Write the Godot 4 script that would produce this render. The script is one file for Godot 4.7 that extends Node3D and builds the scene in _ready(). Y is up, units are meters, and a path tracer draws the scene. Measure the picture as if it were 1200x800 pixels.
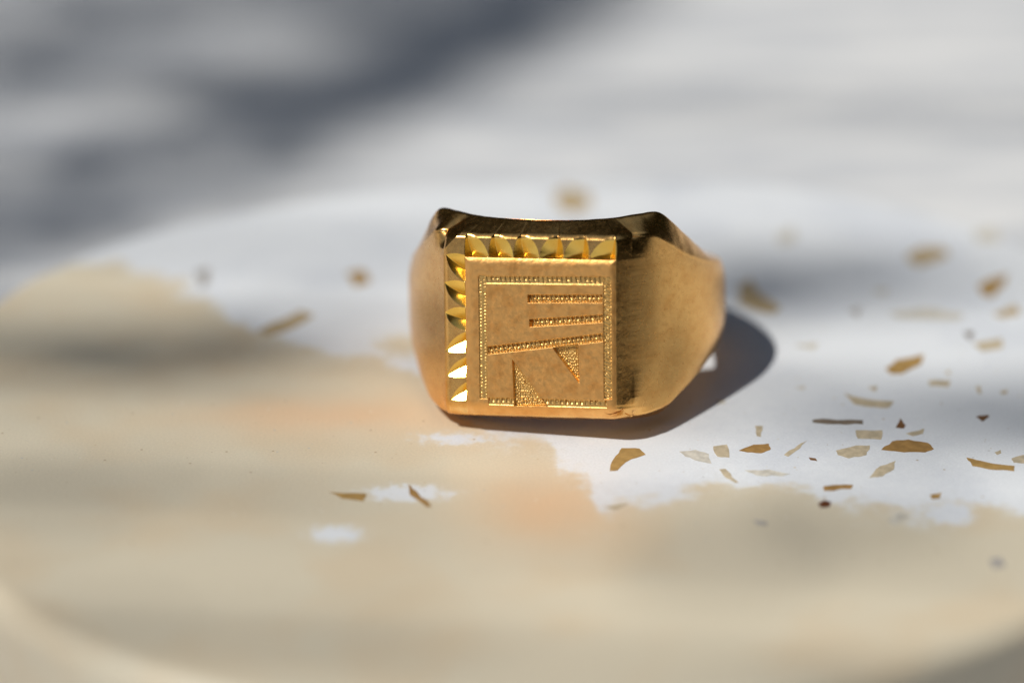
extends Node3D
# A gold signet ring lying on a small terrazzo coaster in dappled sun. All sizes below are in millimetres and are scaled by MM.
const MM := 0.001
const LABEL_BODY := 0
const LABEL_PANEL := 1
const LABEL_BORDER := 2
const LABEL_STROKE := 3      # 3..7: the five engraved strokes
const LABEL_LEAF := 10       # 10..21: the twelve bright-cut leaves

var M := {}
var stroke_bounds: Array = []
var leaves: Array = []
var wear := FastNoiseLite.new()
var grit: PackedFloat32Array
var D_label := 0

func _ready() -> void:
	# ---------- camera, sky, sun, exposure ----------
	var pitch := deg_to_rad(27.0)
	var forward := Vector3(0, -sin(pitch), -cos(pitch))
	var up := Vector3(0, cos(pitch), -sin(pitch))
	var eye := Vector3(0, 4.93, 0) - forward * 250.0 - Vector3.RIGHT * (64.0 / 17.0) - up * (60.0 / 17.0)
	var cam := Camera3D.new()
	cam.name = "camera"
	add_child(cam)
	cam.look_at_from_position(eye * MM, (eye + forward * 250.0) * MM, Vector3.UP)
	var lens := CameraAttributesPhysical.new()
	lens.frustum_focal_length = 127.5
	lens.frustum_focus_distance = 0.2395
	lens.frustum_near = 0.01
	lens.frustum_far = 60.0
	lens.exposure_aperture = 9.6
	cam.attributes = lens
	cam.current = true

	var sky_look := ProceduralSkyMaterial.new()
	sky_look.sky_top_color = Color(0.40, 0.445, 0.515)
	sky_look.sky_horizon_color = Color(0.72, 0.72, 0.71)
	sky_look.sky_curve = 0.12
	sky_look.ground_bottom_color = Color(0.16, 0.14, 0.12)
	sky_look.ground_horizon_color = Color(0.22, 0.20, 0.17)
	sky_look.sun_angle_max = 8.0
	var env := Environment.new()
	env.background_mode = Environment.BG_SKY
	env.sky = Sky.new()
	env.sky.sky_material = sky_look
	env.tonemap_mode = Environment.TONE_MAPPER_LINEAR
	env.tonemap_exposure = 1.04
	env.sdfgi_enabled = true
	env.ssao_enabled = true
	env.ssil_enabled = true
	var world := WorldEnvironment.new()
	world.name = "daylight"
	world.environment = env
	add_child(world)

	var sun := DirectionalLight3D.new()
	sun.name = "sun"
	sun.light_color = Color(1.0, 0.985, 0.96)
	sun.light_energy = 1.1
	sun.light_angular_distance = 0.53
	sun.shadow_enabled = true
	add_child(sun)
	var to_sun := SUN.normalized()
	sun.look_at_from_position(to_sun, Vector3.ZERO, Vector3.UP)

	wear.seed = 11
	wear.frequency = 0.35
	wear.fractal_octaves = 4
	grit = noise_bytes(7, 0.14, 256, 3)
	materials()
	table()
	coaster()
	ring()
	foliage(to_sun)

const SUN := Vector3(-0.53, 1.0, 0.36)

# ---------- helpers ----------
func put(called: String, mesh: Mesh, look: Material, parent: Node = self) -> MeshInstance3D:
	var o := MeshInstance3D.new()
	o.name = called
	o.mesh = mesh
	o.material_override = look
	parent.add_child(o, true)
	return o

func tag(o: Node, label: String, category: String, kind := "") -> void:
	o.set_meta("label", label)
	if category:
		o.set_meta("category", category)
	if kind:
		o.set_meta("kind", kind)

func noise_bytes(noise_seed: int, frequency: float, side: int, octaves: int) -> PackedFloat32Array:
	var n := FastNoiseLite.new()
	n.seed = noise_seed
	n.frequency = frequency
	n.fractal_octaves = octaves
	n.noise_type = FastNoiseLite.TYPE_SIMPLEX_SMOOTH
	var im := n.get_seamless_image(side, side)
	im.convert(Image.FORMAT_L8)
	var b := im.get_data()
	var out := PackedFloat32Array()
	out.resize(b.size())
	for i in b.size():
		out[i] = b[i] / 255.0
	return out

func texture(side: int, bytes: PackedByteArray, format := Image.FORMAT_L8) -> ImageTexture:
	return ImageTexture.create_from_image(Image.create_from_data(side, side, false, format, bytes))

func array_mesh(v: PackedVector3Array, n: PackedVector3Array, index: PackedInt32Array, uv := PackedVector2Array()) -> ArrayMesh:
	var a := []
	a.resize(Mesh.ARRAY_MAX)
	a[Mesh.ARRAY_VERTEX] = v
	a[Mesh.ARRAY_NORMAL] = n
	if uv.size():
		a[Mesh.ARRAY_TEX_UV] = uv
	a[Mesh.ARRAY_INDEX] = index
	var m := ArrayMesh.new()
	m.add_surface_from_arrays(Mesh.PRIMITIVE_TRIANGLES, a)
	return m

func lin(r: float, g: float, b: float) -> Color:
	return Color(r, g, b).linear_to_srgb()

func ramp(x: float, xs: Array, ys: Array) -> float:      # smooth table look-up
	if x <= xs[0]:
		return ys[0]
	for i in range(1, xs.size()):
		if x <= xs[i]:
			var t: float = (x - xs[i - 1]) / (xs[i] - xs[i - 1])
			var d0: float = (ys[i] - ys[maxi(i - 2, 0)]) / (xs[i] - xs[maxi(i - 2, 0)])
			var d1: float = (ys[mini(i + 1, xs.size() - 1)] - ys[i - 1]) / (xs[mini(i + 1, xs.size() - 1)] - xs[i - 1])
			var h: float = xs[i] - xs[i - 1]
			var t2 := t * t
			var t3 := t2 * t
			return (2 * t3 - 3 * t2 + 1) * ys[i - 1] + (t3 - 2 * t2 + t) * h * d0 + (3 * t2 - 2 * t3) * ys[i] + (t3 - t2) * h * d1
	return ys[-1]

# ---------- materials ----------
func materials() -> void:
	# fine scratches and pits of worn gold: a height map
	var side := 1024
	var soft := noise_bytes(3, 0.02, side, 5)
	var height := PackedFloat32Array()
	height.resize(side * side)
	for i in side * side:
		height[i] = 0.62 + (soft[i] - 0.5) * 0.5
	var rng := RandomNumberGenerator.new()
	rng.seed = 5
	for k in 1500:
		var p := Vector2(rng.randf() * side, rng.randf() * side)
		var a := rng.randf() * TAU if k % 3 else rng.randf_range(1.2, 1.9)
		var l := int(rng.randf_range(10, 110))
		var deep := rng.randf_range(0.03, 0.22)
		var step := Vector2(cos(a), sin(a))
		for s in l:
			var q := p + step * s
			var at := posmod(int(q.y), side) * side + posmod(int(q.x), side)
			height[at] -= deep * sin(PI * s / l)
	for k in 30:
		var px := rng.randi() % side
		var py := rng.randi() % side
		var deep := rng.randf_range(0.1, 0.45)
		for dy in range(-2, 3):
			for dx in range(-2, 3):
				height[posmod(py + dy, side) * side + posmod(px + dx, side)] -= deep * maxf(0.0, 1.0 - sqrt(dx * dx + dy * dy) / 2.4)
	var hb := PackedByteArray()
	var rb := PackedByteArray()
	hb.resize(side * side)
	rb.resize(side * side)
	for i in side * side:
		hb[i] = int(clampf(height[i], 0, 1) * 255)
		rb[i] = int(clampf(0.25 + (soft[i] - 0.5) * 0.30 + (0.62 - height[i]) * 0.25, 0.1, 1) * 255)
	var scratches := texture(side, hb)
	var dullness := texture(side, rb)
	var blotch_side := 512
	var blot := noise_bytes(21, 0.012, blotch_side, 4)
	var cb := PackedByteArray()
	cb.resize(blotch_side * blotch_side * 3)
	for i in blotch_side * blotch_side:
		var c := Color(0.97, 0.75, 0.445).lerp(Color(0.915, 0.675, 0.375), clampf((blot[i] - 0.45) * 2.2, 0, 1))
		cb[i * 3] = int(c.r * 255)
		cb[i * 3 + 1] = int(c.g * 255)
		cb[i * 3 + 2] = int(c.b * 255)
	var patina := texture(blotch_side, cb, Image.FORMAT_RGB8)
	var gold := StandardMaterial3D.new()
	gold.resource_name = "worn_gold"
	gold.metallic = 1.0
	gold.roughness = 1.0
	gold.albedo_texture = patina
	gold.roughness_texture = dullness
	gold.heightmap_enabled = true
	gold.heightmap_texture = scratches
	gold.heightmap_scale = 0.00022
	gold.uv1_triplanar = true
	gold.uv1_scale = Vector3.ONE / 0.0085
	M.gold = gold
	var panel := gold.duplicate() as StandardMaterial3D
	panel.resource_name = "worn_gold_panel"
	panel.heightmap_scale = 0.0005
	panel.roughness = 1.8
	panel.albedo_color = Color(1.0, 0.985, 1.0)
	M.panel = panel
	var engraved := StandardMaterial3D.new()
	engraved.resource_name = "engraved_gold"
	engraved.metallic = 1.0
	engraved.albedo_color = Color(0.90, 0.725, 0.44)
	engraved.roughness = 0.40
	M.engraved = engraved
	var bright := StandardMaterial3D.new()
	bright.resource_name = "bright_cut_gold"
	bright.metallic = 1.0
	bright.albedo_color = Color(0.97, 0.81, 0.42)
	bright.roughness = 0.26
	M.bright = bright

# ---------- the setting: the table under the coaster ----------
func table() -> void:
	var side := 1024
	var a := noise_bytes(31, 0.006, side, 4)
	var b := noise_bytes(32, 0.03, side, 3)
	var bytes := PackedByteArray()
	bytes.resize(side * side * 3)
	for y in side:
		for x in side:
			var s: float = a[(y * 5 % side) * side + x] * 0.8 + b[(y * 3 % side) * side + x] * 0.2
			var t := clampf((s - 0.35) * 2.4, 0, 1)
			var c := Color(0.775, 0.785, 0.80).lerp(Color(0.90, 0.90, 0.895), t)
			var at := (y * side + x) * 3
			bytes[at] = int(c.r * 255)
			bytes[at + 1] = int(c.g * 255)
			bytes[at + 2] = int(c.b * 255)
	var look := StandardMaterial3D.new()
	look.resource_name = "pale_stone"
	look.albedo_texture = texture(side, bytes, Image.FORMAT_RGB8)
	look.roughness = 0.55
	look.uv1_triplanar = true
	look.uv1_scale = Vector3.ONE / 0.16
	var st := SurfaceTool.new()
	st.begin(Mesh.PRIMITIVE_TRIANGLES)
	st.set_smooth_group(-1)
	var lo := Vector3(-0.60, -0.036, -0.30)
	var hi := Vector3(0.34, -0.0085, 0.42)
	var e := 0.003
	# a slab with a chamfered top edge
	var rings := [[lo.x, hi.x, lo.z, hi.z, lo.y], [lo.x, hi.x, lo.z, hi.z, hi.y - e], [lo.x + e, hi.x - e, lo.z + e, hi.z - e, hi.y]]
	var corner := func(k: int, i: int) -> Vector3:
		var q: Array = rings[k]
		return [Vector3(q[0], q[4], q[2]), Vector3(q[1], q[4], q[2]), Vector3(q[1], q[4], q[3]), Vector3(q[0], q[4], q[3])][i % 4]
	for k in 2:
		for i in 4:
			for v in [[k, i], [k + 1, i + 1], [k + 1, i], [k, i], [k, i + 1], [k + 1, i + 1]]:
				st.add_vertex(corner.call(v[0], v[1]))
	for i in [0, 2, 3, 0, 1, 2]:
		st.add_vertex(corner.call(2, i))
	for i in [0, 3, 2, 0, 2, 1]:
		st.add_vertex(corner.call(0, i))
	st.generate_normals()
	var o := put("table_top", st.commit(), look)
	tag(o, "pale grey stone table top under and behind the round coaster", "", "structure")

# ---------- the terrazzo coaster with its inlaid chips ----------
const RIM_CENTRE := Vector2(-1.0, 7.4)
func rim_radius(phi: float) -> float:      # hand-cast, so not quite round; phi = 0 towards +x, 90 towards the camera
	return ramp(fposmod(phi, 360.0), [0, 40, 60, 80, 110, 128, 140, 165, 203, 222, 236, 265, 292, 330, 360], [45.5, 41.0, 38.6, 38.0, 40.6, 42.2, 43.2, 43.6, 43.4, 41.6, 39.4, 37.4, 40.6, 44.6, 45.5])

const SHORE := [Vector2(-60, -12), Vector2(-44.6, -12.1), Vector2(-35.0, -14.8), Vector2(-29.8, -12.8), Vector2(-25.8, -8.6), Vector2(-22.7, -3.9), Vector2(-20.5, -1.9), Vector2(-16.2, -0.6), Vector2(-13.2, 1.3), Vector2(-10.8, 2.2), Vector2(-8.4, 7.0), Vector2(-6.0, 10.7), Vector2(-1.5, 13.3), Vector2(-0.7, 16.0), Vector2(1.2, 18.3), Vector2(1.9, 21.1), Vector2(5.0, 21.1), Vector2(7.3, 19.7), Vector2(10.1, 18.8), Vector2(14.5, 19.4), Vector2(18.2, 20.9), Vector2(21.3, 22.7), Vector2(24.1, 22.4), Vector2(26.4, 21.3), Vector2(29.0, 22.2), Vector2(34.4, 23.3), Vector2(60, 24)]
func coaster() -> void:
	var root := Node3D.new()
	root.name = "terrazzo_coaster"
	add_child(root)
	tag(root, "round white and sand coloured terrazzo coaster with amber chips under the gold ring", "coaster")
	# pigment: white resin and sand coloured resin that ran into each other
	var side := 1400
	var span := 100.0
	var shore := PackedFloat32Array()
	shore.resize(side)
	for x in side:
		var gx := (x + 0.5) / side * span - 50.0
		for i in range(1, SHORE.size()):
			if gx <= SHORE[i].x:
				shore[x] = lerpf(SHORE[i - 1].y, SHORE[i].y, (gx - SHORE[i - 1].x) / (SHORE[i].x - SHORE[i - 1].x))
				break
	var n1 := noise_bytes(41, 0.012, side, 3)
	var n2 := noise_bytes(42, 0.07, side, 4)
	var n3 := noise_bytes(43, 0.004, side, 3)
	var n4 := noise_bytes(44, 0.35, side, 2)
	var islands := [[-10.6, 19.7, 2.6, 1.0, 0.0], [-7.5, 12.3, 2.0, 0.7, 0.0], [-14.9, 25.0, 1.6, 1.0, 0.1], [24.3, 22.3, 1.5, 1.6, 0.0]]
	var bytes := PackedByteArray()
	bytes.resize(side * side * 3)
	var white := Color(0.83, 0.845, 0.86)
	var white_low := Color(0.775, 0.795, 0.83)
	var sand := Color(0.765, 0.655, 0.50).linear_to_srgb()
	var sand_a := lin(0.665, 0.595, 0.455)
	var sand_b := lin(0.66, 0.56, 0.405)
	white = lin(0.77, 0.795, 0.82)
	white_low = lin(0.66, 0.69, 0.735)
	var peach_tint := lin(0.74, 0.51, 0.32)
	for y in side:
		var gz := (y + 0.5) / side * span - 50.0
		for x in side:
			var gx := (x + 0.5) / side * span - 50.0
			var i := y * side + x
			var warp := (n1[i] - 0.5) * 4.4 + (n2[i] - 0.5) * 1.1
			var d := gz - shore[x] + warp          # > 0: sand
			for s in islands:
				var q := (1.0 - sqrt(pow((gx - s[0]) / s[2], 2) + pow((gz - s[1]) / s[3], 2))) * minf(s[2], s[3]) + (n2[i] - 0.5) * 1.2
				d = minf(d, -q * 2.8)
			var q2 := (1.0 - sqrt(pow((gx + 11.5) / 1.7, 2) + pow((gz + 1.3) / 1.6, 2))) * 1.6 + (n2[i] - 0.5) * 1.2
			d = maxf(d, q2)
			var t := 0.72 * smoothstep(-0.4 - 1.2 * n3[i], 0.5 + 1.2 * n3[i], d + (n4[i] - 0.5) * 0.5) + 0.28 * smoothstep(-2.2, 2.6, d + (n2[i] - 0.5) * 2.0)
			var w := white.lerp(white_low, clampf((n3[i] - 0.42) * 2.0 + (n2[i] - 0.5) * 0.5, 0, 1))
			var s := sand_a.lerp(sand_b, clampf((n3[i] - 0.42) * 2.6 + (n1[i] - 0.5) * 0.8, 0, 1))
			var peach := exp(-(pow((gx + 17.0) / 7.0, 2) + pow((gz - 9.0) / 2.6, 2))) + exp(-(pow((gx + 1.0) / 4.5, 2) + pow((gz - 21.5) / 4.5, 2)))  # two soft peach spots, left of the ring and in front of it
			s = s.lerp(peach_tint, clampf(peach * 0.75 + (n1[i] - 0.5) * 0.3 * peach, 0, 1))
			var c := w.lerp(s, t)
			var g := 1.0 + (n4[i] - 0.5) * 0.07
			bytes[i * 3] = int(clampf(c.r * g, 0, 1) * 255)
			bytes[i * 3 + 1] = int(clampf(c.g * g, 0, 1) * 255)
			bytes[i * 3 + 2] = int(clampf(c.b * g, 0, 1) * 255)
	# pores, dust and grains of pigment
	var rng_speck := RandomNumberGenerator.new()
	rng_speck.seed = 19
	for k in 2600:
		var at := (rng_speck.randi() % side * side + rng_speck.randi() % side) * 3
		var ink: Color = [Color(0.78, 0.70, 0.56), Color(0.93, 0.93, 0.92), Color(0.60, 0.50, 0.38), Color(0.70, 0.70, 0.70)][rng_speck.randi() % 4]
		var big := 1 + int(rng_speck.randf() < 0.25)
		for j in big:
			for e in big:
				var q := at + (j * side + e) * 3
				if q + 2 < bytes.size():
					bytes[q] = int(lerpf(bytes[q], ink.r * 255, 0.6))
					bytes[q + 1] = int(lerpf(bytes[q + 1], ink.g * 255, 0.6))
					bytes[q + 2] = int(lerpf(bytes[q + 2], ink.b * 255, 0.6))
	var look := StandardMaterial3D.new()
	look.resource_name = "cast_resin_stone"
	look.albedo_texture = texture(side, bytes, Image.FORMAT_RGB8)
	look.texture_repeat = false
	look.roughness = 0.42
	look.metallic_specular = 0.45
	# body: a lathe whose radius follows rim_radius
	var around := 180
	var profile := [Vector2(-50.0, 0.0), Vector2(-30.0, 0.0), Vector2(-12.0, 0.0), Vector2(-4.0, 0.0), Vector2(-2.0, 0.0)]
	for k in 9:
		var a := PI / 2 * (k + 1) / 10
		profile.append(Vector2(-1.8 + 1.8 * sin(a), -1.8 + 1.8 * cos(a)))
	profile.append_array([Vector2(0, -2.0), Vector2(-0.15, -6.6), Vector2(-0.7, -7.8), Vector2(-1.6, -8.4)])
	var v := PackedVector3Array()
	var n := PackedVector3Array()
	var uv := PackedVector2Array()
	var index := PackedInt32Array()
	for i in around:
		var phi := 360.0 * i / around
		var dir := Vector2(cos(deg_to_rad(phi)), sin(deg_to_rad(phi)))
		var R := rim_radius(phi)
		for k in profile.size():
			var p: Vector2 = profile[k]
			var r := R + p.x if p.x > -20 else R * (50.0 + p.x) / 50.0
			var at := RIM_CENTRE + dir * r
			v.append(Vector3(at.x, p.y, at.y) * MM)
			var along: Vector2 = profile[mini(k + 1, profile.size() - 1)] - profile[maxi(k - 1, 0)]
			if k < 5:
				n.append(Vector3.UP)
			else:
				var nn := Vector2(-along.y, along.x).normalized()
				n.append(Vector3(dir.x * nn.x, nn.y, dir.y * nn.x))
			var t := RIM_CENTRE + dir * (r - p.y * 0.9)
			uv.append((t + Vector2(50, 50)) / span)
	var rows := profile.size()
	for i in around:
		var j := (i + 1) % around
		for k in rows - 1:
			index.append_array([i * rows + k, j * rows + k + 1, j * rows + k, i * rows + k, i * rows + k + 1, j * rows + k + 1])
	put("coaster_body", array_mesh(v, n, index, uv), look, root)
	# chips
	var tones := [lin(0.48, 0.30, 0.105), lin(0.42, 0.245, 0.085), lin(0.62, 0.52, 0.36), lin(0.70, 0.66, 0.57), lin(0.22, 0.11, 0.045), lin(0.15, 0.05, 0.02), lin(0.24, 0.19, 0.14), lin(0.56, 0.43, 0.25), lin(0.46, 0.43, 0.40)]
	var chip_looks := []
	var gb := PackedByteArray()
	var g1 := noise_bytes(51, 0.03, 256, 4)
	gb.resize(256 * 256)
	for i in gb.size():
		gb[i] = int(lerpf(222, 255, clampf((g1[i] - 0.2) * 1.5, 0, 1)))
	var grain := texture(256, gb)
	for c in tones:
		var m := StandardMaterial3D.new()
		m.resource_name = "amber_chip"
		m.albedo_color = c
		m.albedo_texture = grain
		m.uv1_triplanar = true
		m.uv1_scale = Vector3.ONE / 0.006
		m.roughness = 0.45
		m.metallic_specular = 0.4
		chip_looks.append(m)
	var rng := RandomNumberGenerator.new()
	rng.seed = 77
	var chip := func(tone: int, p: Array) -> void:
		var outline := PackedVector2Array()
		for i in p.size() / 2:
			outline.append(Vector2(p[i * 2], p[i * 2 + 1]))
		put("chip", chip_mesh(outline, rng), chip_looks[tone], root)
	chip.call(0, [22.02, 2.25, 22.85, 0.96, 24.20, 0.45, 24.90, 0.06, 24.43, 1.74, 23.13, 3.01, 22.31, 3.01])
	chip.call(2, [24.79, 4.03, 26.31, 4.03, 26.15, 4.91, 24.83, 4.78])
	chip.call(2, [18.90, 5.91, 19.89, 6.53, 22.16, 7.02, 21.73, 8.01, 20.47, 7.88, 19.46, 7.52])
	chip.call(6, [16.41, 9.71, 17.17, 9.53, 19.84, 9.77, 19.80, 10.32, 18.25, 10.32, 16.44, 10.08])
	chip.call(4, [22.34, 9.47, 22.64, 10.44, 22.48, 10.92, 21.92, 10.80])
	chip.call(4, [27.47, 9.23, 28.30, 8.98, 28.39, 9.23, 27.84, 9.96])
	chip.call(2, [19.21, 11.16, 20.98, 11.16, 20.80, 12.47, 19.28, 12.35])
	chip.call(2, [22.53, 11.64, 23.80, 10.92, 23.67, 11.64, 22.95, 11.99])
	chip.call(1, [20.67, 13.89, 21.52, 12.71, 22.62, 12.47, 23.87, 12.94, 24.18, 13.77, 23.57, 14.24, 22.16, 14.24])
	chip.call(2, [17.67, 14.00, 19.03, 13.30, 19.99, 13.30, 19.65, 14.59, 18.43, 15.06, 17.74, 14.59])
	chip.call(2, [14.19, 14.59, 15.18, 13.30, 15.86, 12.59, 15.33, 13.65, 14.46, 14.82])
	chip.call(4, [15.80, 14.94, 16.24, 15.06, 16.33, 15.40, 15.89, 15.29])
	chip.call(2, [19.55, 17.71, 20.42, 16.10, 21.49, 15.40, 21.27, 16.56, 20.46, 17.48])
	chip.call(0, [26.20, 14.94, 27.10, 15.40, 29.26, 16.10, 29.12, 16.79, 27.53, 16.56, 26.46, 16.10])
	chip.call(2, [29.16, 15.06, 30.01, 14.59, 30.61, 15.17, 29.86, 15.75, 29.21, 15.64])
	chip.call(1, [16.46, 18.84, 17.58, 18.62, 18.41, 18.62, 18.26, 19.18, 16.47, 19.41])
	chip.call(5, [15.95, 21.09, 16.37, 20.64, 16.80, 20.86, 16.63, 21.53, 16.08, 21.64])
	chip.call(2, [28.14, 14.24, 28.57, 13.89, 28.57, 14.36, 28.27, 14.59])
	chip.call(0, [2.64, 16.79, 3.08, 14.71, 3.51, 13.65, 4.69, 13.73, 5.06, 14.55, 4.10, 15.17, 3.16, 16.68])
	chip.call(1, [11.24, 14.00, 12.25, 13.18, 13.28, 13.03, 13.34, 13.89, 12.69, 14.36, 11.79, 14.24])
	chip.call(2, [9.58, 13.42, 10.50, 13.18, 10.57, 14.94, 9.79, 14.82])
	chip.call(2, [12.52, 10.56, 13.03, 10.56, 12.82, 12.11, 12.55, 11.99])
	chip.call(2, [9.81, 16.56, 10.21, 16.45, 11.00, 18.28, 10.77, 18.39, 10.05, 17.36])
	chip.call(3, [11.48, 16.68, 13.05, 16.56, 14.46, 17.20, 13.78, 17.48, 12.22, 17.36])
	chip.call(3, [7.29, 14.12, 8.37, 13.89, 9.24, 14.47, 9.35, 15.75, 8.69, 15.52, 7.65, 14.82])
	chip.call(2, [2.16, 21.53, 3.71, 21.09, 2.86, 21.97])
	chip.call(0, [-15.64, 19.58, -13.20, 19.80, -13.33, 20.81, -14.78, 20.42])
	chip.call(1, [-10.56, 18.56, -9.98, 19.41, -8.92, 21.48, -9.25, 21.53, -10.38, 19.97])
	chip.call(7, [12.35, -8.09, 12.82, -11.00, 13.62, -11.99, 14.14, -9.33, 15.46, -7.13, 14.79, -6.18, 13.55, -6.72])
	chip.call(0, [29.87, -10.72, 30.72, -11.70, 32.33, -12.69, 31.93, -11.00, 30.81, -8.78, 30.01, -9.33])
	chip.call(7, [25.27, -15.99, 26.53, -17.30, 28.26, -17.01, 28.31, -15.70, 25.94, -13.97, 25.27, -14.69])
	chip.call(3, [23.04, -6.18, 25.50, -7.13, 28.38, -6.18, 27.85, -5.23, 23.64, -5.50])
	chip.call(7, [30.38, -6.18, 32.38, -7.68, 32.38, -6.18, 31.02, -5.50])
	chip.call(8, [20.12, -6.86, 21.12, -7.13, 20.80, -5.50])
	chip.call(2, [28.46, -1.51, 30.65, -2.43, 30.46, -0.85, 28.98, -0.33])
	chip.call(3, [15.91, -1.24, 17.62, -1.77, 17.35, -0.59])
	chip.call(3, [15.81, -19.06, 17.25, -20.70, 17.34, -18.33, 16.16, -17.59])
	chip.call(3, [30.51, -19.66, 32.41, -20.70, 32.35, -18.03, 30.77, -18.03])
	chip.call(7, [-0.65, -26.49, 0.47, -27.90, 2.08, -26.65, 2.29, -24.18, 0.73, -23.11, -0.35, -24.18])
	chip.call(6, [28.06, -3.36, 28.78, -3.36, 28.34, -2.03])
	chip.call(3, [22.11, -10.02, 23.42, -10.30, 23.00, -9.05])
	chip.call(0, [-15.86, -12.83, -14.64, -13.40, -14.01, -11.42, -15.15, -10.58])
	chip.call(7, [-21.78, -3.36, -18.83, -6.72, -17.83, -6.04, -18.95, -4.29, -20.78, -2.69])
	chip.call(8, [-26.87, -13.12, -25.91, -13.69, -25.60, -11.14, -26.28, -10.30])
	chip.call(3, [15.47, 5.03, 16.31, 4.78, 16.15, 5.41])
	chip.call(2, [20.60, 5.03, 21.21, 4.78, 21.01, 5.66])
	chip.call(2, [26.09, 2.76, 26.53, 2.50, 26.33, 3.27])
	chip.call(2, [27.96, 4.91, 28.27, 4.78, 28.25, 5.91, 28.02, 5.91])
	chip.call(2, [29.51, 5.66, 30.07, 5.28, 30.00, 5.91, 29.63, 6.03])
	chip.call(8, [11.60, 23.18, 12.46, 23.40, 12.53, 23.95, 11.94, 23.84])
	chip.call(8, [26.17, 28.12, 27.00, 27.91, 27.02, 29.07, 26.30, 29.28])
	chip.call(3, [10.02, 6.90, 10.60, 6.78, 10.74, 7.39, 10.22, 7.52])
	chip.call(3, [20.20, 23.29, 21.18, 22.19, 21.66, 22.85, 20.69, 23.84])
	chip.call(0, [23.27, 19.97, 24.07, 19.63, 23.88, 20.42, 23.37, 20.53])

func chip_mesh(outline: PackedVector2Array, rng: RandomNumberGenerator) -> ArrayMesh:
	var area := 0.0
	for i in outline.size():
		area += outline[i].cross(outline[(i + 1) % outline.size()])
	if area < 0:
		outline.reverse()
	# broken edges: one more, slightly shifted point along each side
	var rough := PackedVector2Array()
	for i in outline.size():
		var a := outline[i]
		var b := outline[(i + 1) % outline.size()]
		var side := (b - a).orthogonal()
		rough.append(a)
		if a.distance_to(b) > 0.5:
			rough.append(a.lerp(b, rng.randf_range(0.3, 0.45)) + side * rng.randf_range(-0.06, 0.06))
			rough.append(a.lerp(b, rng.randf_range(0.6, 0.75)) + side * rng.randf_range(-0.06, 0.06))
	var st := SurfaceTool.new()
	st.begin(Mesh.PRIMITIVE_TRIANGLES)
	st.set_smooth_group(-1)
	var top := 0.014
	var tri := Geometry2D.triangulate_polygon(rough)
	for i in range(0, tri.size(), 3):
		var t := [rough[tri[i]], rough[tri[i + 1]], rough[tri[i + 2]]]
		if (t[1] - t[0]).cross(t[2] - t[0]) < 0:
			t.reverse()
		for q in t:
			st.add_vertex(Vector3(q.x, top, q.y) * MM)
	for i in rough.size():
		var a := rough[i]
		var b := rough[(i + 1) % rough.size()]
		var lo := Vector3(0, -0.5, 0)
		var A := Vector3(a.x, top, a.y)
		var B := Vector3(b.x, top, b.y)
		for q in [A, A + lo, B + lo, A, B + lo, B]:
			st.add_vertex(q * MM)
	st.generate_normals()
	return st.commit()

# ---------- the ring ----------
# Own axes: x right along the face, y along the finger hole, z out of the face.
const X0 := -6.45
const X1 := 6.05
const ZB := 10.8
const HOLE := 8.7
const STATIONS := [0, 20, 30, 40, 48, 55, 62, 75, 90, 120, 180]
func half(kind: String, deg: float) -> float:
	var t: Array = {
		"ridge_r": [8.8, 9.0, 9.4, 9.8, 10.0, 9.95, 9.8, 9.7, 9.6, 9.45, 9.4],
		"ridge_top": [6.6, 6.65, 6.75, 6.95, 6.95, 6.2, 5.4, 4.1, 3.1, 2.5, 2.35],
		"edge_top": [5.78, 5.78, 5.85, 5.75, 5.0, 4.25, 3.7, 3.0, 2.6, 2.2, 2.0],
		"edge_bottom": [6.45, 6.45, 6.45, 6.2, 5.9, 5.3, 4.8, 3.8, 3.0, 2.4, 2.0],
		"ridge_bottom": [6.9, 6.9, 6.9, 6.9, 6.7, 5.9, 5.0, 3.9, 3.1, 2.5, 2.35],
	}[kind]
	return ramp(deg, STATIONS, t)

func hash2(x: int, y: int) -> float:
	var h := (x * 374761393 + y * 668265263) & 0x7fffffff
	h = ((h ^ (h >> 13)) * 1274126177) & 0x7fffffff
	return ((h ^ (h >> 16)) & 0xffff) / 65535.0

func stipple(x: float, y: float, pitch: float) -> float:      # punched dots, one per cell, each a little off its place
	var best := 1.0
	var cx := int(floor(x / pitch))
	var cy := int(floor(y / pitch))
	for j in range(-1, 2):
		for i in range(-1, 2):
			var px := (cx + i + 0.5 + (hash2(cx + i, cy + j) - 0.5) * 0.8) * pitch
			var py := (cy + j + 0.5 + (hash2(cx + i + 91, cy + j + 17) - 0.5) * 0.8) * pitch
			best = minf(best, Vector2(x - px, y - py).length() / pitch)
	return best

func tri_inside(p: Vector2, a: Vector2, b: Vector2, c: Vector2) -> float:      # distance in from the nearest side, negative outside
	var d := 1e9
	var s := signf((b - a).cross(c - a))
	for e in [[a, b], [b, c], [c, a]]:
		var t: Vector2 = e[1] - e[0]
		d = minf(d, s * t.cross(p - e[0]) / t.length())
	return d

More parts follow.
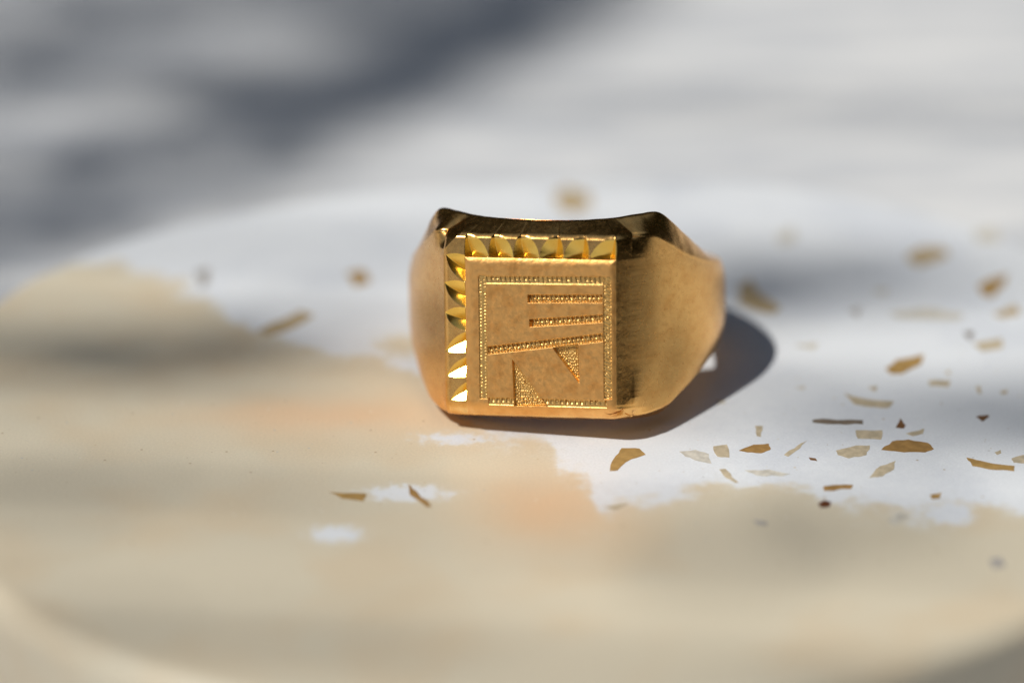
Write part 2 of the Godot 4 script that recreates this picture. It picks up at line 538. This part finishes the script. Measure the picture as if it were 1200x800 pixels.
func setup_face() -> void:
	# leaves: tip, the two ends of the base on the panel's edge, the slopes of the two cuts, their bows
	leaves = [
		[Vector2(-4.86, 5.89), Vector2(-4.96, 4.28), Vector2(-3.34, 4.28), 1.6, 0.50, 0.06, 0.34],
		[Vector2(-3.02, 5.91), Vector2(-3.32, 4.28), Vector2(-1.70, 4.28), 1.25, 0.52, 0.14, 0.38],
		[Vector2(-1.22, 5.91), Vector2(-1.67, 4.28), Vector2(0.02, 4.28), 1.05, 0.55, 0.18, 0.36],
		[Vector2(1.28, 5.91), Vector2(0.05, 4.28), Vector2(1.62, 4.28), 0.60, 1.0, 0.36, 0.15],
		[Vector2(3.00, 5.91), Vector2(1.64, 4.28), Vector2(3.32, 4.28), 0.52, 1.1, 0.36, 0.14],
		[Vector2(5.06, 5.83), Vector2(3.30, 4.28), Vector2(5.12, 4.28), 0.50, 1.4, 0.30, 0.05],
		[Vector2(-6.25, 4.40), Vector2(-4.95, 4.40), Vector2(-4.95, 2.62), 0.55, 1.0, 0.10, 0.30],
		[Vector2(-6.40, 2.52), Vector2(-4.95, 2.60), Vector2(-4.95, 0.90), 0.55, 0.95, 0.14, 0.30],
		[Vector2(-6.40, 0.50), Vector2(-4.95, 0.88), Vector2(-4.95, -0.68), 0.58, 0.90, 0.18, 0.26],
		[Vector2(-6.42, -2.12), Vector2(-4.95, -0.72), Vector2(-4.95, -2.12), 0.75, 0.60, 0.20, 0.06],
		[Vector2(-6.34, -3.78), Vector2(-4.95, -2.42), Vector2(-4.95, -3.78), 0.75, 0.60, 0.20, 0.06],
		[Vector2(-6.05, -5.36), Vector2(-4.95, -4.12), Vector2(-4.95, -5.36), 0.75, 0.60, 0.14, 0.05],
	]

func face_height(x: float, y: float) -> float:      # depth of the face below its plane; leaves D_label set to what is cut there
	D_label = LABEL_BODY
	var d := 0.0
	# raised panel and the lower border round it
	var px := minf(x + 4.95, 5.1 - x)
	var py := 4.28 - y
	var inside := minf(px, py)
	var ground := -0.10 - 0.11 * maxf(0.0, y - 4.28) - 0.10 * maxf(0.0, -4.95 - x)
	var edge := 0.0
	if x > 5.1:      # the right side rolls smoothly into the shoulder, less so at the lower corner
		var u := x - 5.1
		edge = -0.13 - (0.38 * u + 0.30 * u * u) * lerpf(0.72, 1.0, smoothstep(-6.4, -2.6, y))
		ground = edge - 0.11 * maxf(0.0, y - 4.28)
	if inside > 0:
		D_label = LABEL_PANEL
		d = -0.13 * pow(1.0 - clampf(inside / 0.55, 0, 1), 2.2)
	else:
		var wall := smoothstep(0.0, 0.09, -inside)
		d = lerpf(-0.13, minf(ground, -0.13), wall)
	# the face rolls over towards the bottom edge and the outer edges
	d -= 0.55 * pow(clampf((-5.35 - y) / 1.1, 0, 1), 2.0)
	d -= 0.20 * pow(clampf((y - 5.45) / 0.4, 0, 1), 2.0)
	d -= 0.18 * pow(clampf((-6.1 - x) / 0.35, 0, 1), 2.0)
	# cut corner at the top left, small dents at the right corners
	d -= 0.75 * maxf(0.0, (-x + y) - 11.15)
	d -= 0.22 * pow(maxf(0.0, (x + y) - 10.6), 1.5)
	d -= 0.16 * pow(maxf(0.0, (x - y) - 11.0), 1.6)
	var p := Vector2(x, y)
	if x > 3.6 and y < -4.9:
		var crack := absf((y + 5.95) - 0.10 * sin(x * 5.0) - maxf(0.0, x - 5.3) * 0.9 * (1.0 if x < 5.6 else -0.4))
		d -= 0.14 * (1.0 - smoothstep(0.0, 0.055, crack)) * smoothstep(4.2, 5.2, x)
		d += 0.05 * smoothstep(0.25, 0.0, absf(y + 5.75)) * smoothstep(4.6, 5.6, x)
	var worn := 1.0 if inside > 0.0 else 0.3
	d += wear.get_noise_2d(x * 3.0, y * 3.0) * 0.016 * worn
	d += wear.get_noise_2d(x * 16.0 + 50, y * 16.0) * 0.004 * worn
	# bright-cut leaves: each is two flat cuts of the graver that meet in a crease
	if inside <= 0.0:
		for k in 12:
			var L: Array = leaves[k]
			var tip: Vector2 = L[0]
			if p.distance_squared_to(tip) > 4.6 or (y < 4.28 if k < 6 else x > -4.95):
				continue
			var deep := 9.0
			for e in 2:
				var foot: Vector2 = L[1 + e]
				var line := foot - tip
				var other: Vector2 = L[2 - e] - tip
				var t := line.dot(p - tip) / line.length_squared()
				var far := line.cross(p - tip) / line.length() * signf(line.cross(other))
				deep = minf(deep, (far + L[5 + e] * 4.0 * clampf(t, 0, 1) * (1.0 - clampf(t, 0, 1))) * L[3 + e])
			deep *= smoothstep(0.0, 0.05, -inside)
			if deep > 0.004:
				D_label = LABEL_LEAF + k
				d -= deep
	if inside <= 0:
		return d
	# engraved border
	var fx := x - 0.02 * y
	var top_in := minf(y - (2.58 + 0.012 * x), (3.14 + 0.018 * x) - y)
	var bottom_in := minf(y + 5.62, -5.08 - y)
	var left_in := minf(x + 4.05, -3.50 - x)
	var right_in := minf(x - 4.28, 4.84 - x)
	var band := -1.0
	var bead := 0.0
	if x > -4.05 and x < 4.3 and top_in > band:
		band = top_in
		var u := fposmod(x + 0.25 * y, 0.315) / 0.315
		bead = 0.09 * smoothstep(0.36, 0.18, absf(u - 0.5)) * smoothstep(2.62, 2.95, y)
	if x > -3.45 and x < 4.5 and bottom_in > band:
		band = bottom_in
		var u := fposmod(x, 0.33) / 0.33
		bead = 0.12 * smoothstep(0.34, 0.16, absf(u - 0.5)) * smoothstep(-5.5, -5.25, y)
	if y > -5.2 and y < 3.1 and left_in > band:
		band = left_in
		var u := fposmod(y + (0.11 if x > -3.78 else 0.0), 0.225) / 0.225
		bead = 0.04 * smoothstep(0.14, 0.38, absf(u - 0.5)) * smoothstep(0.02, 0.10, absf(x + 3.78))
	if y > -5.0 and y < 3.2 and right_in > band:
		band = right_in
		var u := fposmod(y + 0.5 * x, 0.24) / 0.24
		bead = 0.05 * smoothstep(0.12, 0.36, absf(u - 0.5)) + 0.04 * hash2(int(floor(y / 0.24)), int(floor(x / 0.2)))
	if band > 0.0:
		D_label = LABEL_BORDER
		d -= 0.05 * smoothstep(0.0, 0.07, band) + bead * (0.3 + 0.55 * hash2(int(floor(x / 0.3)), int(floor(y / 0.26)))) * smoothstep(0.0, 0.06, band)
	# three beaded bars and two stippled triangles
	for k in 3:
		var q: Array = [[-0.76, 4.24, 1.32, 1.90, 0.024], [-0.66, 4.26, -0.30, 0.26, 0.088], [-3.50, 4.26, -2.22, -1.64, 0.138]][k]
		var yy: float = y - (x - q[0]) * q[4]
		var s := minf(minf(yy - q[2], q[3] - yy), minf(x - q[0], q[1] - x))
		if s > 0.0:
			D_label = LABEL_STROKE + k
			var u := fposmod(x + 0.3 * yy, 0.305) / 0.305
			var tooth: float = (0.07 + 0.10 * hash2(int(floor((x + 0.3 * yy) / 0.305)), 5 + k)) * smoothstep(0.34, 0.14, absf(u - 0.5)) * smoothstep(0.42, 0.14, q[3] - yy)
			var u2 := fposmod(x + 0.12, 0.20) / 0.20
			var low: float = 0.07 * smoothstep(0.15, 0.4, absf(u2 - 0.5)) * smoothstep(0.3, 0.12, yy - q[2])
			d = -0.11 * smoothstep(0.0, 0.07, s) - (tooth + low + 0.05 * (1.0 - stipple(x, y, 0.16))) * smoothstep(0.03, 0.10, s)
			if k < 2 and x < q[0] + 0.3:
				d -= 0.10 * smoothstep(0.3, 0.1, x - q[0]) * smoothstep(0.0, 0.1, s)
	for k in 2:
		var t: Array = [[Vector2(-1.84, -2.42), Vector2(-1.74, -5.66), Vector2(0.52, -5.60)], [Vector2(0.86, -1.62), Vector2(2.62, -1.24), Vector2(2.68, -4.02)]][k]
		var s := tri_inside(p, t[0], t[1], t[2])
		if s > 0.0 and D_label < LABEL_STROKE:
			D_label = LABEL_STROKE + 3 + k
			d = -0.27 * smoothstep(0.0, 0.10, s) + 0.09 * (stipple(x * 1.3, y * 0.8, 0.15) - 0.5) * smoothstep(0.05, 0.14, s)
	return d

func ring() -> void:
	setup_face()
	var face_cols := 640
	var outer_rows := 640
	# stations round the ring: the face from left to right, the right shoulder, the back, the left shoulder
	var stations := PackedVector2Array()      # (x, z)
	for i in face_cols:
		stations.append(Vector2(lerpf(X0, X1, i / (face_cols - 1.0)), ZB))
	var zr := ZB + face_height(X1, 0.0)
	var zl := ZB + face_height(X0, 0.0)
	var shoulder := func(t: float, x0: float, z0: float, bow: Vector2) -> Vector2:
		var s := 1.0 - t
		return Vector2(x0, z0) * s * s * s + bow * 3 * s * s * t + Vector2(10.9, 3.8) * 3 * s * t * t + Vector2(10.9, 0) * t * t * t
	for i in 90:
		stations.append(shoulder.call((i + 1) / 90.0, X1, zr, Vector2(8.3, 8.0)))
	for i in 119:
		var a := PI * (i + 1) / 120.0
		stations.append(Vector2(10.9 * cos(a), -10.5 * sin(a)))
	for i in 90:
		var p: Vector2 = shoulder.call((90 - i) / 90.0, -X0, zl, Vector2(8.4, 7.1))
		stations.append(Vector2(-p.x, p.y))
	var cols := stations.size()
	var rows := 0
	var P := PackedVector3Array()
	var labels := PackedByteArray()
	for c in cols:
		var st := stations[c]
		var in_face := c < face_cols
		var deg := rad_to_deg(absf(atan2(st.x, st.y)))
		var radial := Vector3(st.x, 0, st.y).normalized()
		var et := half("edge_top", deg)
		var eb := half("edge_bottom", deg)
		var rr := half("ridge_r", deg)
		var rt := half("ridge_top", deg)
		var rb := half("ridge_bottom", deg)
		var at := func(y: float) -> Vector3:
			return Vector3(st.x, y, st.y + (face_height(st.x, y) if in_face else 0.0))
		var blend := 0.0
		var seam_x := X1
		if c >= face_cols:
			var end := stations[face_cols - 1] + Vector2(0, zr - ZB) if st.x > 0 else stations[0] + Vector2(0, zl - ZB)
			seam_x = X1 if st.x > 0 else X0
			blend = exp(-pow(st.distance_to(end) / 0.9, 2.0))
			if blend < 0.002:
				blend = 0.0
		var give := func(y: float) -> float:      # how far the cut corner runs on into the shoulder
			return (face_height(seam_x, y) - ((zr if seam_x > 0 else zl) - ZB)) * blend if blend > 0.0 else 0.0
		var O1: Vector3 = at.call(et)
		var O0: Vector3 = at.call(-eb)
		var dent := 0.0 if in_face else 1.0
		var R1 := radial * rr + Vector3(0, rt, 0)
		var R0 := radial * rr - Vector3(0, rb, 0)
		var I1 := radial * HOLE + Vector3(0, rt - 0.3 * (rr - HOLE) - 0.05, 0)
		var I0 := radial * HOLE - Vector3(0, rb - 0.3 * (rr - HOLE) - 0.05, 0)
		var ring_rows := PackedVector3Array()
		var cut := 0.20
		# outer face, bottom to top
		var crown := 0.0 if in_face else smoothstep(30.0, 75.0, deg) * 0.28
		for r in outer_rows:
			var t := r / (outer_rows - 1.0)
			var y := lerpf(-eb + cut, et - cut, t)
			if in_face:
				ring_rows.append(Vector3(st.x, y, ZB + face_height(st.x, y)))
				labels.append(D_label)
			else:
				var w := 2 * t - 1
				ring_rows.append(Vector3(st.x, y, st.y) - radial * crown * (w * w * w * w) + radial * give.call(y))
				labels.append(LABEL_BODY)
		O1 += radial * (give.call(et) - crown)
		O0 += radial * (give.call(-eb) - crown)
		round_corner(ring_rows, Vector3(O1.x, et - cut, O1.z) if not in_face else ring_rows[-1], O1, R1, cut, 8)
		straight(ring_rows, R1, 0.3, 10)
		round_corner(ring_rows, R1 + (O1 - R1).normalized() * 0.3, R1, I1, 0.3, 8)
		straight(ring_rows, I1, minf(0.2, (I1 - R1).length() * 0.4), 5)
		round_corner(ring_rows, I1 + (R1 - I1).normalized() * minf(0.2, (I1 - R1).length() * 0.4), I1, I0, 0.3, 6)
		straight(ring_rows, I0, 0.3, 14)
		round_corner(ring_rows, I0 + (I1 - I0).normalized() * 0.3, I0, R0, minf(0.2, (I0 - R0).length() * 0.4), 6)
		straight(ring_rows, R0, 0.3, 5)
		round_corner(ring_rows, R0 + (I0 - R0).normalized() * 0.3, R0, O0, 0.3, 8)
		straight(ring_rows, O0, cut, 10)
		round_corner(ring_rows, O0 + (R0 - O0).normalized() * cut, O0, ring_rows[0], cut, 8)
		rows = ring_rows.size()
		for r in range(outer_rows, rows):
			labels.append(LABEL_BODY)
			# hand-filed flanks are never quite flat
			var q := ring_rows[r]
			ring_rows[r] = q + Vector3(0, signf(q.y) * wear.get_noise_3d(q.x * 1.6, q.y * 1.6, q.z * 1.6) * 0.03, 0)
		P.append_array(ring_rows)
	var N := PackedVector3Array()
	N.resize(P.size())
	for c in cols:
		var a := ((c + 1) % cols) * rows
		var b := posmod(c - 1, cols) * rows
		for r in rows:
			var dv := P[c * rows + (r + 1) % rows] - P[c * rows + posmod(r - 1, rows)]
			N[c * rows + r] = (P[a + r] - P[b + r]).cross(dv).normalized()
	# sort the quads by what they belong to
	var sorted := {}
	for c in cols:
		var d := (c + 1) % cols
		for r in rows:
			var s := (r + 1) % rows
			var l := labels[c * rows + r]
			if not sorted.has(l):
				sorted[l] = PackedInt32Array()
			sorted[l].append_array([c * rows + r, c * rows + s, d * rows + s, c * rows + r, d * rows + s, d * rows + r])
	var root := Node3D.new()
	root.name = "signet_ring"
	add_child(root)
	tag(root, "worn gold signet ring with engraved square face lying on the terrazzo coaster", "ring")
	var names := {LABEL_BODY: "band", LABEL_PANEL: "monogram_panel", LABEL_BORDER: "engraved_border"}
	var panel: Node3D
	for l in [LABEL_BODY, LABEL_PANEL, LABEL_BORDER, 3, 4, 5, 6, 7, 10, 11, 12, 13, 14, 15, 16, 17, 18, 19, 20, 21]:
		if not sorted.has(l):
			continue
		var list: PackedInt32Array = sorted[l]
		var seen := {}
		var v := PackedVector3Array()
		var n := PackedVector3Array()
		for i in list.size():
			var k := list[i]
			if not seen.has(k):
				seen[k] = v.size()
				v.append(P[k] * MM)
				n.append(N[k])
			list[i] = seen[k]
		var called: String = names.get(l, "engraved_bar" if l < 6 else "engraved_triangle" if l < 10 else "leaf_cut")
		var look: Material = M.gold if l == LABEL_BODY else M.panel if l == LABEL_PANEL else M.bright if l >= 10 else M.engraved
		var o := put(called, array_mesh(v, n, list), look, panel if l >= 2 and l < 10 else root)
		if l == LABEL_PANEL:
			panel = o
	# it leans back on the lower edge of its face and on the back of its band
	root.basis = Basis(Vector3.UP, deg_to_rad(-11.0)) * Basis(Vector3.RIGHT, deg_to_rad(-15.7)) * Basis(Vector3.BACK, deg_to_rad(3.6))
	var low := 1e9
	for q in P:
		low = minf(low, (root.basis * q).y)
	print("ring lowest ", low, " points ", P.size())
	root.position = Vector3(0, 0.01 - low, 0.9) * MM

func round_corner(into: PackedVector3Array, from: Vector3, corner: Vector3, next: Vector3, cut: float, count: int) -> void:
	var to := corner + (next - corner).normalized() * cut
	for i in count:
		var t := (i + 1.0) / count
		if from.is_equal_approx(into[-1]) == false and i == 0:
			into.append(from)
		elif i == 0:
			into.append(from.lerp(corner, 0.02))
		into.append(from.lerp(corner, t).lerp(corner.lerp(to, t), t) if i < count - 1 else to)

func straight(into: PackedVector3Array, to_corner: Vector3, cut: float, count: int) -> void:
	var a := into[-1]
	var b := to_corner + (a - to_corner).normalized() * cut
	for i in count - 1:
		into.append(a.lerp(b, (i + 1.0) / count))

# ---------- leaves round the table: they shade it and the gold mirrors them ----------
func leaf_mesh(length: float, width: float) -> ArrayMesh:      # a pointed leaf, folded along its midrib, lying along +x
	var v := PackedVector3Array()
	var n := PackedVector3Array()
	var index := PackedInt32Array()
	for k in 5:
		var t := k / 4.0
		var w := width * 0.5 * sin(PI * pow(t, 0.8))
		var bend := -0.12 * length * t * t
		for side in [-1, 0, 1]:
			v.append(Vector3(length * t, bend + absf(side) * w * 0.35, side * w))
			n.append(Vector3(0.2 * t, 1, -0.35 * side).normalized())
	for k in 4:
		for side in 2:
			var a := k * 3 + side
			index.append_array([a, a + 3, a + 4, a, a + 4, a + 1])
	return array_mesh(v, n, index)

func leaf_look(called: String, c: Color) -> StandardMaterial3D:
	var m := StandardMaterial3D.new()
	m.resource_name = called
	m.albedo_color = c
	m.roughness = 0.7
	m.metallic_specular = 0.3
	m.cull_mode = BaseMaterial3D.CULL_DISABLED
	m.backlight_enabled = true
	m.backlight = c * 0.35
	return m

func leaf_mass(called: String, spots: Array, one: ArrayMesh, look: Material, parent: Node) -> void:
	var mm := MultiMesh.new()
	mm.transform_format = MultiMesh.TRANSFORM_3D
	mm.mesh = one
	mm.instance_count = spots.size()
	for i in spots.size():
		mm.set_instance_transform(i, spots[i])
	var o := MultiMeshInstance3D.new()
	o.name = called
	o.multimesh = mm
	o.material_override = look
	o.set_meta("kind", "stuff")
	parent.add_child(o, true)

func twig(points: Array, thick: float, look: Material, parent: Node) -> void:
	var st := SurfaceTool.new()
	st.begin(Mesh.PRIMITIVE_TRIANGLES)
	for i in points.size() - 1:
		var a: Vector3 = points[i]
		var b: Vector3 = points[i + 1]
		var ra := thick * (1.0 - 0.7 * i / points.size())
		var rb := thick * (1.0 - 0.7 * (i + 1) / points.size())
		var dir := (b - a).normalized()
		var u := dir.cross(Vector3.UP if absf(dir.y) < 0.9 else Vector3.RIGHT).normalized()
		var w := dir.cross(u)
		for k in 7:
			var p := u * cos(TAU * k / 7) + w * sin(TAU * k / 7)
			var q := u * cos(TAU * (k + 1) / 7) + w * sin(TAU * (k + 1) / 7)
			for e in [a + p * ra, b + q * rb, b + p * rb, a + p * ra, a + q * ra, b + q * rb]:
				st.add_vertex(e)
	st.generate_normals()
	put("twig", st.commit(), look, parent)

func foliage(to_sun: Vector3) -> void:
	var rng := RandomNumberGenerator.new()
	rng.seed = 2024
	var bark := StandardMaterial3D.new()
	bark.resource_name = "bark"
	bark.albedo_color = lin(0.10, 0.075, 0.05)
	bark.roughness = 0.9
	var green := leaf_look("leaf_green", lin(0.055, 0.085, 0.028))
	# the branch overhead: sprays of small leaves about a metre up, towards the sun
	var branch := Node3D.new()
	branch.name = "overhanging_branch"
	add_child(branch)
	tag(branch, "leafy branch overhanging the table and dappling the coaster with shade", "branch")
	var spots := []
	var small := leaf_mesh(0.016, 0.008)
	# [shade centre on the table (mm), spread (mm), leaves, distance (m)]
	var sprays := [
		[-26, -2, 5, 3, 5, 1.3], [-33, 17, 7, 4, 3, 1.35], [-26, 36, 7, 3, 1, 1.3], [11, 27, 7, 2, 2, 1.35], [21, -12, 7, 2, 7, 1.3], [19, 9, 8, 2, 9, 1.3], [-7, -33, 8, 3, 2, 1.3], [-38, 1, 4, 3, 2, 1.3], [40, -56, 12, 5, 1, 1.4], [32, 47, 10, 3, 3, 1.3],
	]
	for s in sprays:
		for k in s[4]:
			var g := Vector3(s[0] + rng.randfn() * s[2], 0, s[1] + rng.randfn() * s[3]) * MM
			var at: Vector3 = g + to_sun * (s[5] + rng.randf_range(-0.06, 0.06))
			spots.append(leaf_at(at, rng, 0.68))
		var hub: Vector3 = Vector3(s[0], 0, s[1]) * MM + to_sun * s[5]
		twig([Vector3(-0.9, 1.05, 0.1), hub + Vector3(-0.12, 0.03, 0.0), hub + Vector3(0.02, 0.0, 0.0)], 0.0016, bark, branch)
	# one dense bough whose shade lies across the far left of the table
	var far_edge := [Vector2(-75, -66), Vector2(-47, -72), Vector2(-22, -86), Vector2(-4, -100), Vector2(10, -116)]
	var near_edge := [Vector2(-75, -8), Vector2(-46, -23), Vector2(-24, -46), Vector2(-8.5, -67.5), Vector2(9, -87)]
	for i in 430:
		var t := rng.randf() * 3.999
		var k := int(t)
		var across := pow(rng.randf(), 0.85)
		var q: Vector2 = far_edge[k].lerp(far_edge[k + 1], t - k).lerp(near_edge[k].lerp(near_edge[k + 1], t - k), across)
		var at := Vector3(q.x, -8.5, q.y) * MM + to_sun * rng.randf_range(1.15, 1.45)
		spots.append(leaf_at(at, rng, 0.40))
	for i in 240:      # thinner leaves behind the bough
		var t := rng.randf() * 3.999
		var k := int(t)
		var q: Vector2 = far_edge[k].lerp(far_edge[k + 1], t - k) + Vector2(-3, -22) * rng.randf()
		spots.append(leaf_at(Vector3(q.x, -8.5, q.y) * MM + to_sun * rng.randf_range(1.1, 1.4), rng, 0.42))
	for i in 110:      # an added bough, out of view, put in to darken the table right of the camera
		var q := Vector2(rng.randfn() * 42.0, rng.randfn() * 36.0)
		q = q.limit_length(80.0) + Vector2(150, 105)
		spots.append(leaf_at(Vector3(q.x, -8.5, q.y) * MM + to_sun * rng.randf_range(0.95, 1.1), rng, 2.2))
	var d := Vector3(0.15, -0.0085, 0.105) + to_sun * 1.03
	twig([d + Vector3(-0.6, 0.1, 0.1), d + Vector3(-0.1, 0.02, 0.01), d + Vector3(0.07, 0, 0.0)], 0.004, bark, branch)
	var c := to_sun * 1.1
	twig([c + Vector3(-0.7, 0.1, 0.2), c + Vector3(-0.09, -0.0085, -0.038), c + Vector3(-0.047, -0.0085, -0.046), c + Vector3(-0.022, -0.0085, -0.063), c + Vector3(0.002, -0.0085, -0.09)], 0.0014, bark, branch)
	leaf_mass("leaves", spots, small, green, branch)
	# the hedge and the added shrub beyond the table
	hedge(rng, 80, 248, 0.70, 1.05, -0.5, 5800, "dense green hedge behind the table, mirrored in the dark top edge of the ring")
	hedge(rng, 8, 82, 0.62, 0.95, -0.5, 4200, "dark leafy shrub added out of view right of the table, to darken the reflections in the ring")  # added, unseen: gives the ring's right bevel something dark to mirror

func leaf_at(at: Vector3, rng: RandomNumberGenerator, size: float) -> Transform3D:
	var b := Basis(Vector3.UP, rng.randf() * TAU) * Basis(Vector3.RIGHT, rng.randfn() * 0.5) * Basis(Vector3.BACK, rng.randfn() * 0.4)
	var s := size * rng.randf_range(0.75, 1.25)
	return Transform3D(b.scaled(Vector3.ONE * s), at - b.x * 0.0085 * s)

func hedge(rng: RandomNumberGenerator, from: float, to: float, near: float, top: float, bottom: float, count: int, label: String) -> void:
	# azimuths are degrees from the camera's side, turning to the right
	var root := Node3D.new()
	root.name = "hedge"
	add_child(root, true)
	tag(root, label, "hedge")
	var one := leaf_mesh(0.055, 0.028)
	var spots := []
	for i in count:
		var a := deg_to_rad(rng.randf_range(from, to))
		var r := near + 0.16 * rng.randf() * rng.randf()
		var y := lerpf(bottom, top, rng.randf()) + 0.05 * sin(a * 9.0) * rng.randf()
		var b := Basis(Vector3.UP, rng.randf() * TAU) * Basis(Vector3.RIGHT, rng.randfn() * 0.7) * Basis(Vector3.BACK, rng.randfn() * 0.7)
		spots.append(Transform3D(b.scaled(Vector3.ONE * rng.randf_range(0.7, 1.3)), Vector3(sin(a) * r, y, cos(a) * r)))
	leaf_mass("leaves", spots, one, leaf_look("hedge_leaf", lin(0.018, 0.027, 0.011)), root)
	# a solid dark core added behind the leaves to block the sky
	var core_look := StandardMaterial3D.new()
	core_look.resource_name = "hedge_core"
	core_look.albedo_color = lin(0.03, 0.028, 0.018)
	core_look.roughness = 1.0
	var st := SurfaceTool.new()
	st.begin(Mesh.PRIMITIVE_TRIANGLES)
	var n := 24
	for i in n:
		var ring_at := func(k: int, j: int) -> Vector3:
			var a := deg_to_rad(lerpf(from, to, k / float(n)))
			var wob := 0.03 * sin(k * 1.7)
			var q: Vector2 = [Vector2(near + 0.16, bottom), Vector2(near + 0.15 + wob, top - 0.06 + wob), Vector2(near + 0.30, top - 0.04), Vector2(near + 0.34, bottom)][j % 4]
			return Vector3(sin(a) * q.x, q.y, cos(a) * q.x)
		for j in 4:
			for e in [ring_at.call(i, j), ring_at.call(i + 1, j + 1), ring_at.call(i, j + 1), ring_at.call(i, j), ring_at.call(i + 1, j), ring_at.call(i + 1, j + 1)]:
				st.add_vertex(e)
	st.generate_normals()
	put("dark_core", st.commit(), core_look, root)
